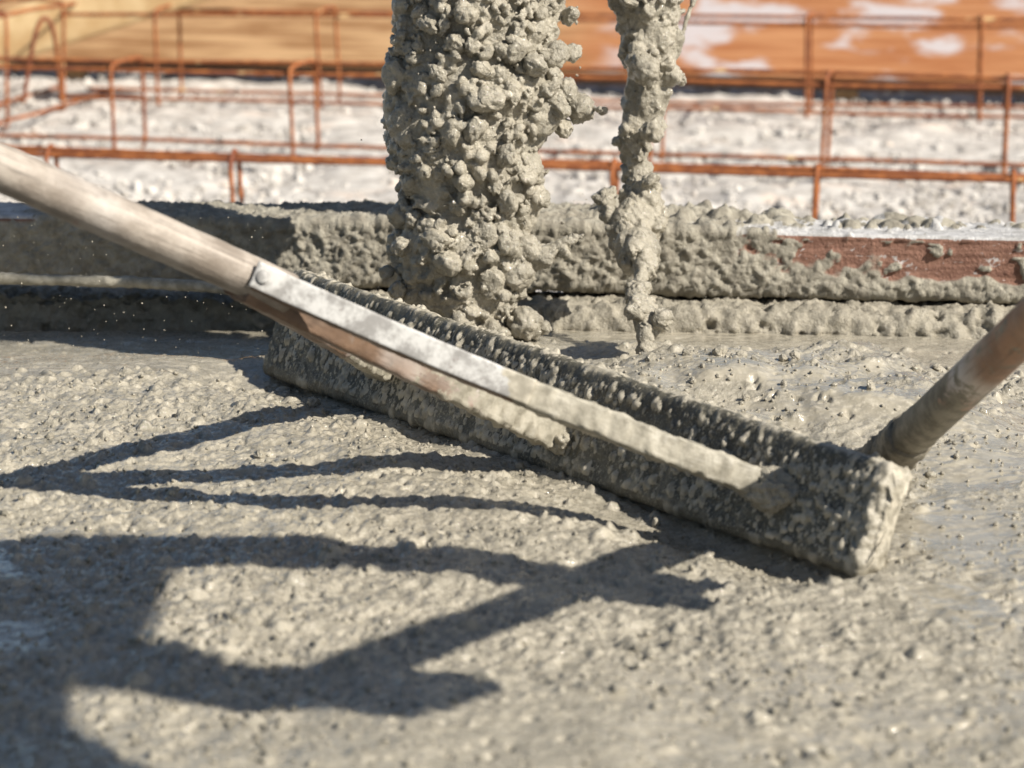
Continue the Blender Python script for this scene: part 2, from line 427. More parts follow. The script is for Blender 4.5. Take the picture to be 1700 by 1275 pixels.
def build_slab():
    G = 0.0016
    fx = np.arange(-0.47, 0.51, G); fy = np.arange(1.04, 2.27, G)
    def ext(f, lo, hi):
        a = [f[0]]; s = 0.002
        while a[-1] > lo: s *= 1.35; a.append(a[-1] - s)
        b = [f[-1]]; s = 0.002
        while b[-1] < hi: s *= 1.35; b.append(b[-1] + s)
        return np.concatenate([np.array(a[1:])[::-1], f, np.array(b[1:])]), len(a) - 1
    xs, ox = ext(fx, -4.0, 4.0); ys, oy = ext(fy, -3.0, 2.30)
    X, Y = np.meshgrid(xs, ys, indexing='ij')
    Hb = 0.0045 * fbm(X * 6, Y * 6, None, 2, 3) + 0.0022 * fbm(X * 22, Y * 22, None, 2, 8)
    far = sstep(1.93, 2.03, Y + 0.04 * np.sin(X * 9))
    Hb *= (1 - 0.8 * far)
    # heap shoved up behind the blade
    sx = (X - BL.x) * BDIR.x + (Y - BL.y) * BDIR.y
    sn = -((X - BL.x) * BN.x + (Y - BL.y) * BN.y)
    heap = 0.043 * np.exp(-((X - 0.20) / 0.16) ** 4) * sstep(2.02, 1.955, Y + 0.025 * vnoise(X * 14, Y * 3, None, 21)) * sstep(0.0, 0.06, sn) * sstep(1.62, 1.80, Y)
    heap *= 0.85 + 0.22 * fbm(X * 18, Y * 18, None, 2, 33)
    Hb += heap
    # scraped hollow just ahead of the blade's near end, ridge of lumps at its far end
    fr = -sn
    Hb -= 0.010 * np.exp(-((fr - 0.012) / 0.03) ** 2) * sstep(0.42, 0.62, sx) * sstep(BLEN + 0.03, BLEN - 0.03, sx)
    Hb -= 0.013 * np.exp(-((fr - 0.015) / 0.048) ** 2) * sstep(-0.08, 0.02, sx) * sstep(BLEN + 0.03, BLEN - 0.03, sx)
    Hb += 0.022 * np.exp(-((X + 0.02) / 0.085) ** 2 - ((Y - 2.055) / 0.05) ** 2) + 0.016 * np.exp(-((X - 0.115) / 0.05) ** 2 - ((Y - 2.04) / 0.035) ** 2)
    Hb -= 0.030 * sstep(-0.14, -0.22, X + 0.02 * np.sin(Y * 60)) * sstep(2.06, 2.13, Y + 0.012 * vnoise(X * 40, Y * 10, None, 66))
    film = sstep(0.10, 0.55, fbm(X * 6 + 3, Y * 13, None, 3, 77)) * (0.25 + 0.75 * sstep(-0.05, 0.2, X))
    # rough mask
    near = sstep(1.10, 1.30, Y + 0.08 * vnoise(X * 5, Y * 5, None, 5))
    rough = (1 - far) * (0.35 + 0.65 * near)
    rough *= 1 - 0.45 * sstep(0.10, 0.30, X) * sstep(1.95, 1.6, Y)
    rough *= 1 - 0.35 * np.clip(heap / 0.03, 0, 1)
    rough *= 1 - 0.50 * film
    pud = np.zeros_like(X)
    for (qx, qy, rx, ry) in ((0.300, 1.49, 0.045, 0.10), (0.335, 1.66, 0.05, 0.07), (0.270, 1.36, 0.035, 0.06), (-0.33, 1.44, 0.05, 0.08), (-0.29, 1.30, 0.04, 0.05)):
        pud = np.maximum(pud, (1.0 if qx > 0 else 0.62) * np.exp(-((X - qx) / rx) ** 2 - ((Y - qy) / ry) ** 2))
    pud = sstep(0.30, 0.62, pud + 0.28 * fbm(X * 28, Y * 28, None, 3, 99))
    rough *= 1 - 0.85 * pud
    rough *= 1 - 0.6 * np.exp(-((fr - 0.01) / 0.03) ** 2) * (sx > 0) * (sx < BLEN)
    rough = np.clip(rough, 0.05, 1)
    # raked streaks
    ca, sa = math.cos(R(24)), math.sin(R(24))
    U, W = X * ca + Y * sa, -X * sa + Y * ca
    Wq = W + 0.006 * fbm(X * 30, Y * 30, None, 2, 47)
    Hb += 0.0006 * (1 - 0.6 * film) * fbm(U * 60, Wq * 130, None, 4, 41, 0.65) * (1 - 0.5 * far)
    Hb += 0.0017 * rough * fbm(X * 105, Y * 105, None, 4, 51) + 0.0013 * rough * np.abs(fbm(X * 190, Y * 190, None, 2, 61))
    Hb += 0.0005 * far * fbm(X * 40, Y * 150, None, 3, 71)
    # lumps
    nfx, nfy = len(fx), len(fy)
    L = np.zeros((nfx, nfy))
    ro = rough[ox:ox + nfx, oy:oy + nfy]
    cnt = 0
    N = 34000
    cx = rng.random(N) * (nfx - 1) * G; cy = rng.random(N) * (nfy - 1) * G
    clus = fbm(cx * 11, cy * 11, None, 2, 90)
    for k in range(N):
        i, j = int(cx[k] / G), int(cy[k] / G)
        p = ro[i, j] * (0.55 + 0.6 * clus[k])
        if random.random() > p: continue
        r = min(0.0013 + 0.0008 * rng.pareto(2.3), 0.0062)
        if r > 0.0045 and random.random() < 0.35: continue
        stamp(L, G, G, cx[k], cy[k], r, r * random.uniform(0.5, 1.25) * (0.6 + 0.4 * ro[i, j]), sharp=random.uniform(0.4, 0.9), asp=random.uniform(0.75, 1.5), ang=random.random() * 3.1)
    for k in range(5200):
        a, b = rng.random() * nfx * G, rng.random() * nfy * G
        i, j = min(int(a / G), nfx - 1), min(int(b / G), nfy - 1)
        if random.random() > ro[i, j]: continue
        r = random.uniform(0.0014, 0.0042)
        stamp(L, G, G, a, b, r, r * random.uniform(0.6, 1.3), sharp=0.8, mode='sub', asp=random.uniform(0.8, 1.6), ang=random.random() * 3.1)
    for k in range(60):
        a, b = rng.random() * nfx * G, rng.random() * nfy * G
        i, j = min(int(a / G), nfx - 1), min(int(b / G), nfy - 1)
        if random.random() > ro[i, j]: continue
        r = random.uniform(0.004, 0.007)
        stamp(L, G, G, a, b, r, r * random.uniform(0.4, 0.7), sharp=0.5, asp=random.uniform(0.8, 1.3), ang=random.random() * 3.1)
    # crumbs dropped on the watery strip
    for k in range(420):
        b = rng.normal(1.975, 0.035); a = rng.random()
        r = random.uniform(0.0013, 0.005)
        stamp(L, G, G, a, b - fy[0], r, r * 0.8, asp=random.uniform(0.8, 1.6))
    Hb[ox:ox + nfx, oy:oy + nfy] += L
    film = np.clip(np.maximum(film * 0.85, pud) + 0.55 * far * sstep(-0.2, 0.4, fbm(X * 9, Y * 30, None, 2, 79)), 0, 1.0)
    film = film * sstep(0.005, 0.002, np.pad(L, ((ox, len(xs) - ox - nfx), (oy, len(ys) - oy - nfy))))
    global SLAB_GRID
    SLAB_GRID = (xs, ys, Hb)
    nx, ny = X.shape
    V = np.stack([X, Y, Hb], -1).reshape(-1, 3)
    i, j = np.meshgrid(np.arange(nx - 1), np.arange(ny - 1), indexing='ij')
    Q = np.stack([i * ny + j, (i + 1) * ny + j, (i + 1) * ny + j + 1, i * ny + j + 1], -1).reshape(-1, 4)
    me = mesh_np('wet_concrete_ground', V, Q, {'film': film})
    o = link('wet_concrete_ground', me, M_SLAB)
    tag(o, 'fresh wet grey concrete spread over the ground, raked and lumpy', kind='structure')
    return o
slab = build_slab()
def build_grit():
    """wet grains standing proud of the paste"""
    bm = bmesh.new(); bmesh.ops.create_icosphere(bm, subdivisions=2, radius=1.0)
    SV = np.array([v.co[:] for v in bm.verts]); SF = np.array([[v.index for v in f.verts] for f in bm.faces]); bm.free()
    xs, ys, Hb = SLAB_GRID; Vs, Fs, off = [], [], 0
    g = np.random.default_rng(77); n = 0
    while n < 3400:
        y = g.uniform(1.06, 2.0); x = g.uniform(-0.24, 0.25) * (y + 0.05)
        if g.random() > 0.45 + 0.6 * float(vnoise(np.array(x * 13), np.array(y * 13), None, 55)): continue
        n += 1
        r = min(0.0010 + 0.0005 * g.pareto(2.5), 0.0034)
        z = Hb[np.searchsorted(xs, x), np.searchsorted(ys, y)]
        V = SV * (1 + 0.16 * g.normal(size=(len(SV), 1))) * r * g.uniform(0.75, 1.3, 3)
        Vs.append(V + np.array([x, y, z + r * 0.15])); Fs.append(SF + off); off += len(SV)
    o = link('grit', mesh_np('grit', np.vstack(Vs), np.vstack(Fs)), M_STREAM, slab)
    o['kind'] = 'stuff'
build_grit()
def on_slab(px, py):
    """where the line of sight through a picture point meets the rough concrete"""
    r = ray(px, py); C = Vector((0, 0, CAM_H)); xs, ys, Hb = SLAB_GRID
    t = 0.9
    while t < 2.6:
        p = C + r * t
        if p.z <= Hb[np.searchsorted(xs, p.x), np.searchsorted(ys, p.y)]: return p
        t += 0.002
    return at_z(px, py)

# ------------------------------------------------------------------ muddy bank at the far edge of the slab
def build_bank():
    xs = np.arange(-0.70, 0.66, 0.0023)
    prof = [(0.000, -0.02), (0.000, 0.004), (0.003, 0.012), (0.006, 0.017), (0.014, 0.024), (0.03, 0.0245), (0.06, 0.022), (0.12, 0.018), (0.20, 0.00), (0.24, -0.06), (0.27, -0.19)]
    pp = []
    for a, b in zip(prof[:-1], prof[1:]):
        n = max(1, int(math.dist(a, b) / 0.0023)); pp += [(a[0] + (b[0] - a[0]) * k / n, a[1] + (b[1] - a[1]) * k / n) for k in range(n)]
    pp = np.array(pp); m = len(pp)
    d = np.gradient(pp, axis=0); d /= np.linalg.norm(d, axis=1)[:, None]
    nr = np.stack([-d[:, 1], d[:, 0]], 1)
    H = 0.003 * fbm(xs[:, None] * 30, np.arange(m)[None, :] * 0.05, None, 3, 5) + 0.0022 * fbm(xs[:, None] * 110, np.arange(m)[None, :] * 0.19, None, 5, 15, 0.68)
    L = np.zeros((len(xs), m))
    for k in range(4200):
        r = 0.0013 + 0.0009 * rng.pareto(2.2); r = min(r, 0.006)
        stamp(L, 0.0023, 0.0023, rng.random() * 1.36, rng.random() * m * 0.0023 * 0.7, r, r * random.uniform(0.3, 0.8), asp=random.uniform(0.8, 1.3))
    for k in range(900):
        r = random.uniform(0.002, 0.007)
        stamp(L, 0.0023, 0.0023, rng.random() * 1.36, rng.random() * m * 0.0023 * 0.6, r, r * random.uniform(0.5, 1.1), sharp=0.8, mode='sub', asp=random.uniform(0.7, 1.5), ang=random.random() * 3)
    H = H + L - 0.003
    Y = bank_y(xs)[:, None] + pp[None, :, 0] + nr[None, :, 0] * H
    Z = pp[None, :, 1] + nr[None, :, 1] * H - 0.026 * sstep(-0.17, -0.24, xs)[:, None]
    V = np.stack([np.broadcast_to(xs[:, None], Y.shape), Y, Z], -1).reshape(-1, 3)
    i, j = np.meshgrid(np.arange(len(xs) - 1), np.arange(m - 1), indexing='ij')
    Q = np.stack([i * m + j, (i + 1) * m + j, (i + 1) * m + j + 1, i * m + j + 1], -1).reshape(-1, 4)
    o = link('mud_bank', mesh_np('mud_bank', V, Q), M_BANK)
    return tag(o, 'low bank of drying concrete under the red plank', kind='structure')
build_bank()

# ------------------------------------------------------------------ formwork plank caked with mud
def build_plank():
    L, wT, hT, rnd, res = 1.36, 0.085, 0.058, 0.004, 0.00175
    u, per, nor, m, nu = slab_bar(L, wT, hT, rnd, res, None)
    x0 = -0.70
    xx = x0 + u
    zz = per[:, 1]; yy = per[:, 0]
    Xg, Zg = np.meshgrid(xx, zz, indexing='ij'); _, Yg = np.meshgrid(xx, yy, indexing='ij')
    vi = np.arange(m) * res
    edge = 0.255 + 0.03 * fbm(Xg * 25, Zg * 60 + Yg * 30, None, 3, 4)
    cover = sstep(0.10, -0.08, Xg - edge + (Zg - 0.03) * 1.6 + 0.07 * fbm(Xg * 60, vi[None, :] * 60, None, 3, 34))
    cover = np.maximum(cover, sstep(0.022, 0.012, Zg + 0.008 * fbm(Xg * 40, Yg * 40, None, 2, 14)) * 0.95)          # skirt at the foot
    cover = np.maximum(cover, 0.7 * sstep(hT, hT - 0.008, Zg) * sstep(0.38, 0.60, fbm(Xg * 55, Zg * 70 + Yg * 70, None, 3, 24) - 1.1 * np.clip(Xg - 0.26, 0, 0.3)))
    left = sstep(-0.42, -0.50, Xg + 0.02 * vnoise(Xg * 30, Yg * 50, None, 3)) * sstep(0.045, 0.056, Zg)
    cover = cover * (1 - 0.8 * left)
    H = cover ** 1.4 * (0.004 + 0.0014 * fbm(Xg * 30, vi[None, :] * 30, None, 2, 31) + 0.0014 * fbm(Xg * 140 + vi[None, :] * 25, vi[None, :] * 150, None, 5, 37, 0.78))
    # heaped mud on the top
    top = sstep(hT - 0.006, hT - 0.001, Zg)
    H += top * cover * 0.006 * sstep(-0.25, 0.0, Xg) * (0.9 + 0.6 * fbm(Xg * 14, Yg * 30, None, 2, 44))
    Lm = np.zeros_like(H)
    for k in range(16000):
        a, b = rng.random() * L, rng.random() * m * res * 0.52
        i, j = min(int(a / res), nu - 1), min(int(b / res), m - 1)
        cv = cover[i, j]
        if random.random() > 0.10 + 0.9 * cv: continue
        r = 0.0011 + 0.0007 * rng.pareto(2.4); r = min(r, 0.0050 if cv > 0.4 else 0.0026)
        stamp(Lm, res, res, a, b, r, r * random.uniform(0.25, 0.65), asp=random.uniform(0.8, 1.3), sharp=0.6)
    # crumbly clods along the back of the top, right half
    jt = hT + rnd
    for k in range(230):
        a = random.uniform(0.78, 1.36); r = 0.003 + 0.003 * rng.pareto(1.7); r = min(r, 0.011)
        if 1.16 < a < 1.25 and random.random() < 0.8: continue
        stamp(Lm, res, res, a, hT + wT * random.uniform(0.30, 0.85), r, r * random.uniform(0.5, 1.0), asp=random.uniform(0.8, 1.3), sharp=0.7)
    H = H + Lm * (1 - 0.7 * sstep(0.009, 0.003, np.abs(vi[None, :] - hT + 0.002)) * (1 - cover))
    mud = np.clip(cover + (Lm > 0.0012) * 0.8 * (0.4 + 0.6 * (vnoise(Xg * 60, vi[None, :] * 60, None, 6) > -0.2)), 0, 1)
    white = sstep(hT - 0.004, hT - 0.001, Zg) + 0.5 * sstep(0.35, 1.0, fbm(Xg * 90, vi[None, :] * 240, None, 4, 54, 0.7))
    # wood grain ridges
    H += (1 - cover) * 0.0006 * fbm(Xg * 8, vi[None, :] * 330, None, 3, 81)
    Yw = (2.285 - 0.135 * Xg) + Yg + nor[None, :, 0] * H
    Zw = 0.026 + Zg + nor[None, :, 1] * H
    V = np.stack([Xg, Yw, Zw], -1).reshape(-1, 3)
    i, j = np.meshgrid(np.arange(nu - 1), np.arange(m), indexing='ij')
    Q = np.stack([i * m + j, (i + 1) * m + j, (i + 1) * m + (j + 1) % m, i * m + (j + 1) % m], -1).reshape(-1, 4)
    o = link('formwork_plank', mesh_np('formwork_plank', V, Q, {'mud': mud.ravel(), 'white': white.ravel()}), M_PLANK)
    return tag(o, 'mud-caked red timber plank on edge behind the falling concrete, white-topped at its right end', 'plank')
build_plank()

# rod lying at the plank's foot, left
rod = link('steel_rod', sweep('steel_rod', [at_y(-160, 455, 2.235), at_y(60, 464, 2.225), at_y(250, 470, 2.215), at_y(420, 482, 2.205), at_y(520, 489, 2.20)], 0.0052, 14, 0.003, mud=lambda f: 0.9 + 0 * f, lump=0.0008, seed=3), M_PRONG)
tag(rod, 'thin mud-coated rod lying along the foot of the plank at the left', 'rod')

# ------------------------------------------------------------------ the blade (float) with its fork and pole
TOOL = empty('concrete_spreader', ((BL + BR) / 2)[:])
tag(TOOL, 'mud-splashed long blade with a three-pronged fork and grey wooden pole', 'concrete spreader')
BTH = 0.023
TAU = R(21)
BFN = (BN * math.cos(TAU) + Vector((0, 0, math.sin(TAU)))).normalized()
def build_blade():
    res = 0.0011; hT = 0.060
    u, per, nor, m, nu = slab_bar(BLEN, BTH, hT, 0.005, res, None)
    Ug, Vg = np.meshgrid(u, np.arange(m) * res, indexing='ij')
    yy = np.broadcast_to(per[None, :, 0], Ug.shape); zz = np.broadcast_to(per[None, :, 1], Ug.shape)
    Lm = np.zeros((nu, m))
    perl = m * res
    for k in range(32000):
        a = rng.random() * BLEN; b = rng.random() * perl * 0.55
        if b > hT - 0.013 and random.random() < 0.8: continue
        r = 0.0008 + 0.0006 * rng.pareto(2.5); r = min(r, 0.0034)
        dens = 0.62 + 0.55 * vnoise(np.array(a * 14), np.array(b * 30), None, 7)
        if random.random() > dens: continue
        stamp(Lm, res, res, a, b, r, r * random.uniform(0.7, 1.3), asp=random.uniform(0.9, 1.12), ang=random.random() * 3, sharp=0.5, base=1)
    run = sstep(0.35, 0.75, fbm(Ug * 60, Vg * 14, None, 3, 12))            # dried runs
    foot = sstep(0.012, 0.003, zz + 0.004 * fbm(Ug * 40, Vg * 20, None, 2, 17))
    topm = sstep(hT - 0.004, hT, zz) * sstep(-0.3, 0.4, fbm(Ug * 70, yy * 70, None, 3, 19))
    crn = 1 - 0.85 * sstep(0.011, 0.004, np.abs(Vg - (hT - 0.003)))
    H = Lm * crn + 0.0006 * run + 0.0008 * foot + 0.0008 * topm * (0.6 + 0.6 * fbm(Ug * 90, yy * 120, None, 2, 23)) + 0.0006 * fbm(Ug * 160, Vg * 160, None, 3, 29)
    endm = sstep(BLEN - 0.016, BLEN - 0.002, Ug)
    H = H + endm * 0.0006
    mud = np.clip(sstep(0.0006, 0.0016, Lm) + 0.20 * run + 0.16 * foot + 0.40 * topm + endm, 0, 1)
    f = Ug / BLEN
    hs = (0.093 + (0.0725 - 0.093) * f) / hT
    # rounded ends
    er = 0.006
    e0 = np.clip(1 - u / er, 0, 1); e1 = np.clip(1 - (BLEN - u) / er, 0, 1); ee = np.maximum(e0, e1)
    inset = er * (1 - np.sqrt(np.clip(1 - ee ** 2, 0, 1)))
    hc = hT / 2
    yl = yy + nor[None, :, 0] * (H - inset[:, None]); zl = (zz + nor[None, :, 1] * (H - inset[:, None])) * hs
    # caps: extra rings shrinking to the middle
    nring = 16
    rows_y, rows_z, rows_u, rows_m = [yl], [zl], [Ug], [mud]
    def cap(row, sgn):
        ys, zs, us, ms = [], [], [], []
        cy, cz = yl[row].mean(), zl[row].mean()
        for k in range(1, nring + 1):
            t = 1 - k / nring
            yk = cy + (yl[row] - cy) * t; zk = cz + (zl[row] - cz) * t
            ys.append(yk); zs.append(zk)
            us.append(Ug[row] + sgn * (0.0022 * sstep(0, 0.2, 1 - t) + 0.0022 * np.clip(fbm(yk * 140 + 4, zk * 140, None, 3, 3), 0, 1))); ms.append(np.clip(0.85 + 0 * yk, 0, 1))
        return [np.array(a) for a in (ys, zs, us, ms)]
    c1 = cap(nu - 1, 1); c0 = [a[::-1] for a in cap(0, -1)]
    yl, zl, Ua, mud = [np.vstack([c0[k], A, c1[k]]) for k, A in enumerate((yl, zl, Ug, mud))]
    n = len(yl)
    # cross-section local y: front = -; world = along BDIR*u + (-BN)*(y + BTH/2) + z
    o0 = np.array(BL); bd = np.array(BDIR); bk = -np.array(BN)
    yb = yl + BTH / 2
    yr, zr = yb * math.cos(TAU) + zl * math.sin(TAU), zl * math.cos(TAU) - yb * math.sin(TAU)
    W = o0 + Ua[..., None] * bd + yr[..., None] * bk + zr[..., None] * np.array([0, 0, 1.0])
    W[..., 2] -= 0.006
    i, j = np.meshgrid(np.arange(n - 1), np.arange(m), indexing='ij')
    Q = np.stack([i * m + j, (i + 1) * m + j, (i + 1) * m + (j + 1) % m, i * m + (j + 1) % m], -1).reshape(-1, 4)
    o = link('blade', mesh_np('blade', W.reshape(-1, 3), Q, {'mud': mud.ravel()}), M_BLADE)
    return local(TOOL, o)
build_blade()

def on_face(px, py):
    r = ray(px, py); C = Vector((0, 0, CAM_H))
    t = (BL - C).dot(BFN) / r.dot(BFN)
    return C + r * t
QJ = at_y(452, 476, 1.52)                       # where the pole splits into the fork
AT_R, AT_C, AT_L = on_face(1278, 812), on_face(925, 722), on_face(628, 605)
PD = (QJ - AT_C).normalized()
FN = PD.cross(BDIR); FN = FN if FN.z > 0 else -FN; FN.normalize()
far_end = QJ + PD * 1.15
side = Vector((0, 0, 0))
p_end = at_y(-60, 252, 1.41)
pdir = (p_end - QJ).normalized()
pole = link('pole', sweep('pole', [QJ + pdir * 1.25, QJ + pdir * 0.8, QJ + pdir * 0.4, QJ + pdir * 0.10, QJ - pdir * 0.012], lambda f: 0.0142 - 0.0006 * max(0, (f - 0.82) / 0.18), 36, 0.006, mud=lambda f: 0.05 + 0 * f, lump=0.0002, seed=2), M_POLE)
local(TOOL, pole)
def prong(att, off0, flat0, flat1, mudf, lump, sag=0.0, mat=M_PRONG, seed=0, into=0.012):
    a = QJ + pdir * 0.02 + off0
    b = att - Vector(BFN) * into
    c1 = a.lerp(b, 0.33) + FN * sag; c2 = a.lerp(b, 0.68) + FN * sag * 0.8
    me = sweep('prong', [a, c1, c2, b], 0.01, 32, 0.0022, mud=mudf, flat=lambda f: (flat0[0] + (flat1[0] - flat0[0]) * f, flat0[1] + (flat1[1] - flat0[1]) * f), lump=lump, seed=seed, up=FN)
    return local(TOOL, link('prong', me, mat))
sideR = (BDIR - PD * BDIR.dot(PD)).normalized()
pr = prong(AT_R, sideR * 0.005 + FN * 0.001, (0.015, 0.0170), (0.018, 0.0195), lambda f: sstep(0.40, 0.58, f) * 0.95, lambda f: 0.0004 + 0.0009 * sstep(0.42, 0.62, f), -0.003, seed=5)
pc = prong(AT_C, FN * -0.006, (0.018, 0.022), (0.018, 0.026), lambda f: sstep(0.25, 0.75, f) * 0.8, lambda f: 0.0004 + 0.002 * sstep(0.4, 0.8, f), 0.0, seed=6)
pl = prong(AT_L, sideR * -0.005 + FN * -0.005, (0.016, 0.021), (0.018, 0.022), lambda f: sstep(0.4, 0.9, f) * 0.9, lambda f: 0.0004 + 0.002 * sstep(0.5, 0.9, f), 0.0, seed=7)
# whitened strap on the outer side of the near prong, riveted to the pole
def build_strap():
    a = QJ + pdir * 0.02 + sideR * 0.005 + FN * 0.001; b = AT_R - Vector(BFN) * 0.012
    c1 = a.lerp(b, 0.33) + FN * -0.003; c2 = a.lerp(b, 0.68) + FN * -0.0024
    K = [a * 2 - c1, a, c1, c2, b, b * 2 - c2]
    def cur(s_):
        i_ = int(s_); t = s_ - i_; p, q, r_, v = K[i_:i_ + 4]
        return 0.5 * (2 * q + (r_ - p) * t + (2 * p - 5 * q + 4 * r_ - v) * t * t + (-p + 3 * q - 3 * r_ + v) * t ** 3)
    ax = (b - a).normalized(); out = ax.cross(FN)
    if out.y > 0: out = -out
    pts = [cur(k * 0.17) + out * (0.0098 + 0.0011 * k * 0.17 + (0.003 if k == 0 else 0.0)) + FN * 0.0006 for k in range(10)]
    me = sweep('strap', pts, 0.01, 24, 0.002, mud=lambda f: sstep(0.80, 1.02, f) * 0.9, flat=(0.0034, 0.0172), lump=0.00012, seed=4, up=FN)
    st = local(TOOL, link('strap', me, M_STRAP))
    bm = bmesh.new(); bmesh.ops.create_uvsphere(bm, u_segments=20, v_segments=10, radius=0.0045)
    for v in bm.verts: v.co.z *= 0.45
    mr = bpy.data.meshes.new('rivet'); bm.to_mesh(mr); bm.free()
    for p in mr.polygons: p.use_smooth = True
    rv = link('rivet', mr, M_STRAP); rv.parent = st
    rv.matrix_parent_inverse = Matrix.Identity(4)
    c = pts[0].lerp(pts[1], 0.28) + out * 0.0024
    rv.location = c; rv.rotation_euler = out.to_track_quat('Z', 'Y').to_euler()
    return st
build_strap()
# muddy clods where the prongs meet the blade are parts of the tool
def clod(att, r, seed, name='mud_clod'):
    bm = bmesh.new(); bmesh.ops.create_icosphere(bm, subdivisions=5, radius=1.0)
    co = np.array([v.co[:] for v in bm.verts])
    rad = 1 + 0.28 * fbm(co[:, 0] * 1.4 + seed, co[:, 1] * 1.4, co[:, 2] * 1.4, 3, seed) + 0.10 * fbm(co[:, 0] * 5, co[:, 1] * 5, co[:, 2] * 5 + seed, 3, seed)
    for v, k in zip(bm.verts, rad): v.co = Vector((v.co.x * r[0], v.co.y * r[1], v.co.z * r[2])) * float(k)
    for f in bm.faces: f.smooth = True
    me = bpy.data.meshes.new(name); bm.to_mesh(me); bm.free()
    o = link(name, me, M_STREAM, TOOL); o.location = att - Vector(TOOL.location)
    o.rotation_euler = (0, 0, math.atan2(BDIR.y, BDIR.x))
    return o
clod(AT_R + BN * 0.001, (0.024, 0.012, 0.015), 3)
clod(AT_C + BN * 0.000, (0.017, 0.011, 0.013), 5)
clod(AT_L + BN * 0.000, (0.017, 0.010, 0.014), 8)

# ------------------------------------------------------------------ second handle at the right end
HB = Vector((0.272, 1.672, -0.02)); HD = (at_y(1700, 545, 1.43) - at_z(1468, 762, 0.012)).normalized()
HB = at_z(1468, 765, 0.012)
H2 = empty('tool_handle', HB[:])
tag(H2, 'muddy round wooden handle dug into the concrete at the blade\'s right end', 'tool handle')
hp = local(H2, link('pole', sweep('pole', [HB - HD * 0.03, HB + HD * 0.2, HB + HD * 0.6, HB + HD * 0.90], 0.0142, 32, 0.005, mud=lambda f: 0.75 * sstep(0.27, 0.13, f) + 0.36, lump=lambda f: 0.0002 + 0.0012 * sstep(0.16, 0.07, f), seed=8), M_POLE2))
sk = local(H2, link('socket', sweep('socket', [HB - HD * 0.035, HB + HD * 0.01, HB + HD * 0.03, HB + HD * 0.06], lambda f: 0.0182 - 0.0025 * f, 32, 0.002, mud=lambda f: 1 + 0 * f, lump=0.0018, seed=9), M_POLE2))
sk['label'] = 'mud-covered socket at the foot of the handle'

# ------------------------------------------------------------------ falling streams of concrete
def stone_mesh(seed, sub=3, planes=11, noise=0.05):
    r_ = np.random.default_rng(seed)
    bm = bmesh.new(); bmesh.ops.create_icosphere(bm, subdivisions=sub, radius=1.0)
    co = np.array([v.co[:] for v in bm.verts])
    n = r_.normal(size=(planes, 3)); n /= np.linalg.norm(n, axis=1)[:, None]
    d = r_.uniform(0.52, 0.92, planes)
    dots = co @ n.T
    rr = np.where(dots > 0.05, d / np.maximum(dots, 0.05), 9.0)
    rr = np.minimum(rr, 1.12)
    rad = -np.log(np.exp(-13 * rr).sum(1) + np.exp(-13 * 1.1)) / 13          # soft minimum: worn edges
    rad = rad * (1 + noise * fbm(co[:, 0] * 3, co[:, 1] * 3, co[:, 2] * 3 + seed, 4, seed, 0.6) + 0.5 * noise * np.abs(fbm(co[:, 0] * 9, co[:, 1] * 9, co[:, 2] * 9 + seed, 2, seed)))
    sc = r_.uniform(0.68, 1.28, 3)
    co = co * rad[:, None] * sc
    for v, c in zip(bm.verts, co): v.co = c
    for f in bm.faces: f.smooth = True
    me = bpy.data.meshes.new('stone'); bm.to_mesh(me); bm.free()
    return me
STONES = [stone_mesh(100 + k, 4, 6 + k % 5, 0.15) for k in range(12)]
STONES_LO = []
for k in range(8):
    m_ = stone_mesh(200 + k, 2, 10, 0.08)
    V_ = np.empty(len(m_.vertices) * 3); m_.vertices.foreach_get('co', V_)
    F_ = np.array([p.vertices[:] for p in m_.polygons]); STONES_LO.append((V_.reshape(-1, 3), F_)); bpy.data.meshes.remove(m_)
for m_ in STONES: m_.materials.append(M_STONE)

def rot_rand(r_):
    q = r_.normal(size=4); q /= np.linalg.norm(q)
    a, b, c, d = q
    return np.array([[1 - 2 * (c * c + d * d), 2 * (b * c - a * d), 2 * (b * d + a * c)], [2 * (b * c + a * d), 1 - 2 * (b * b + d * d), 2 * (c * d - a * b)], [2 * (b * d - a * c), 2 * (c * d + a * b), 1 - 2 * (b * b + c * c)]])

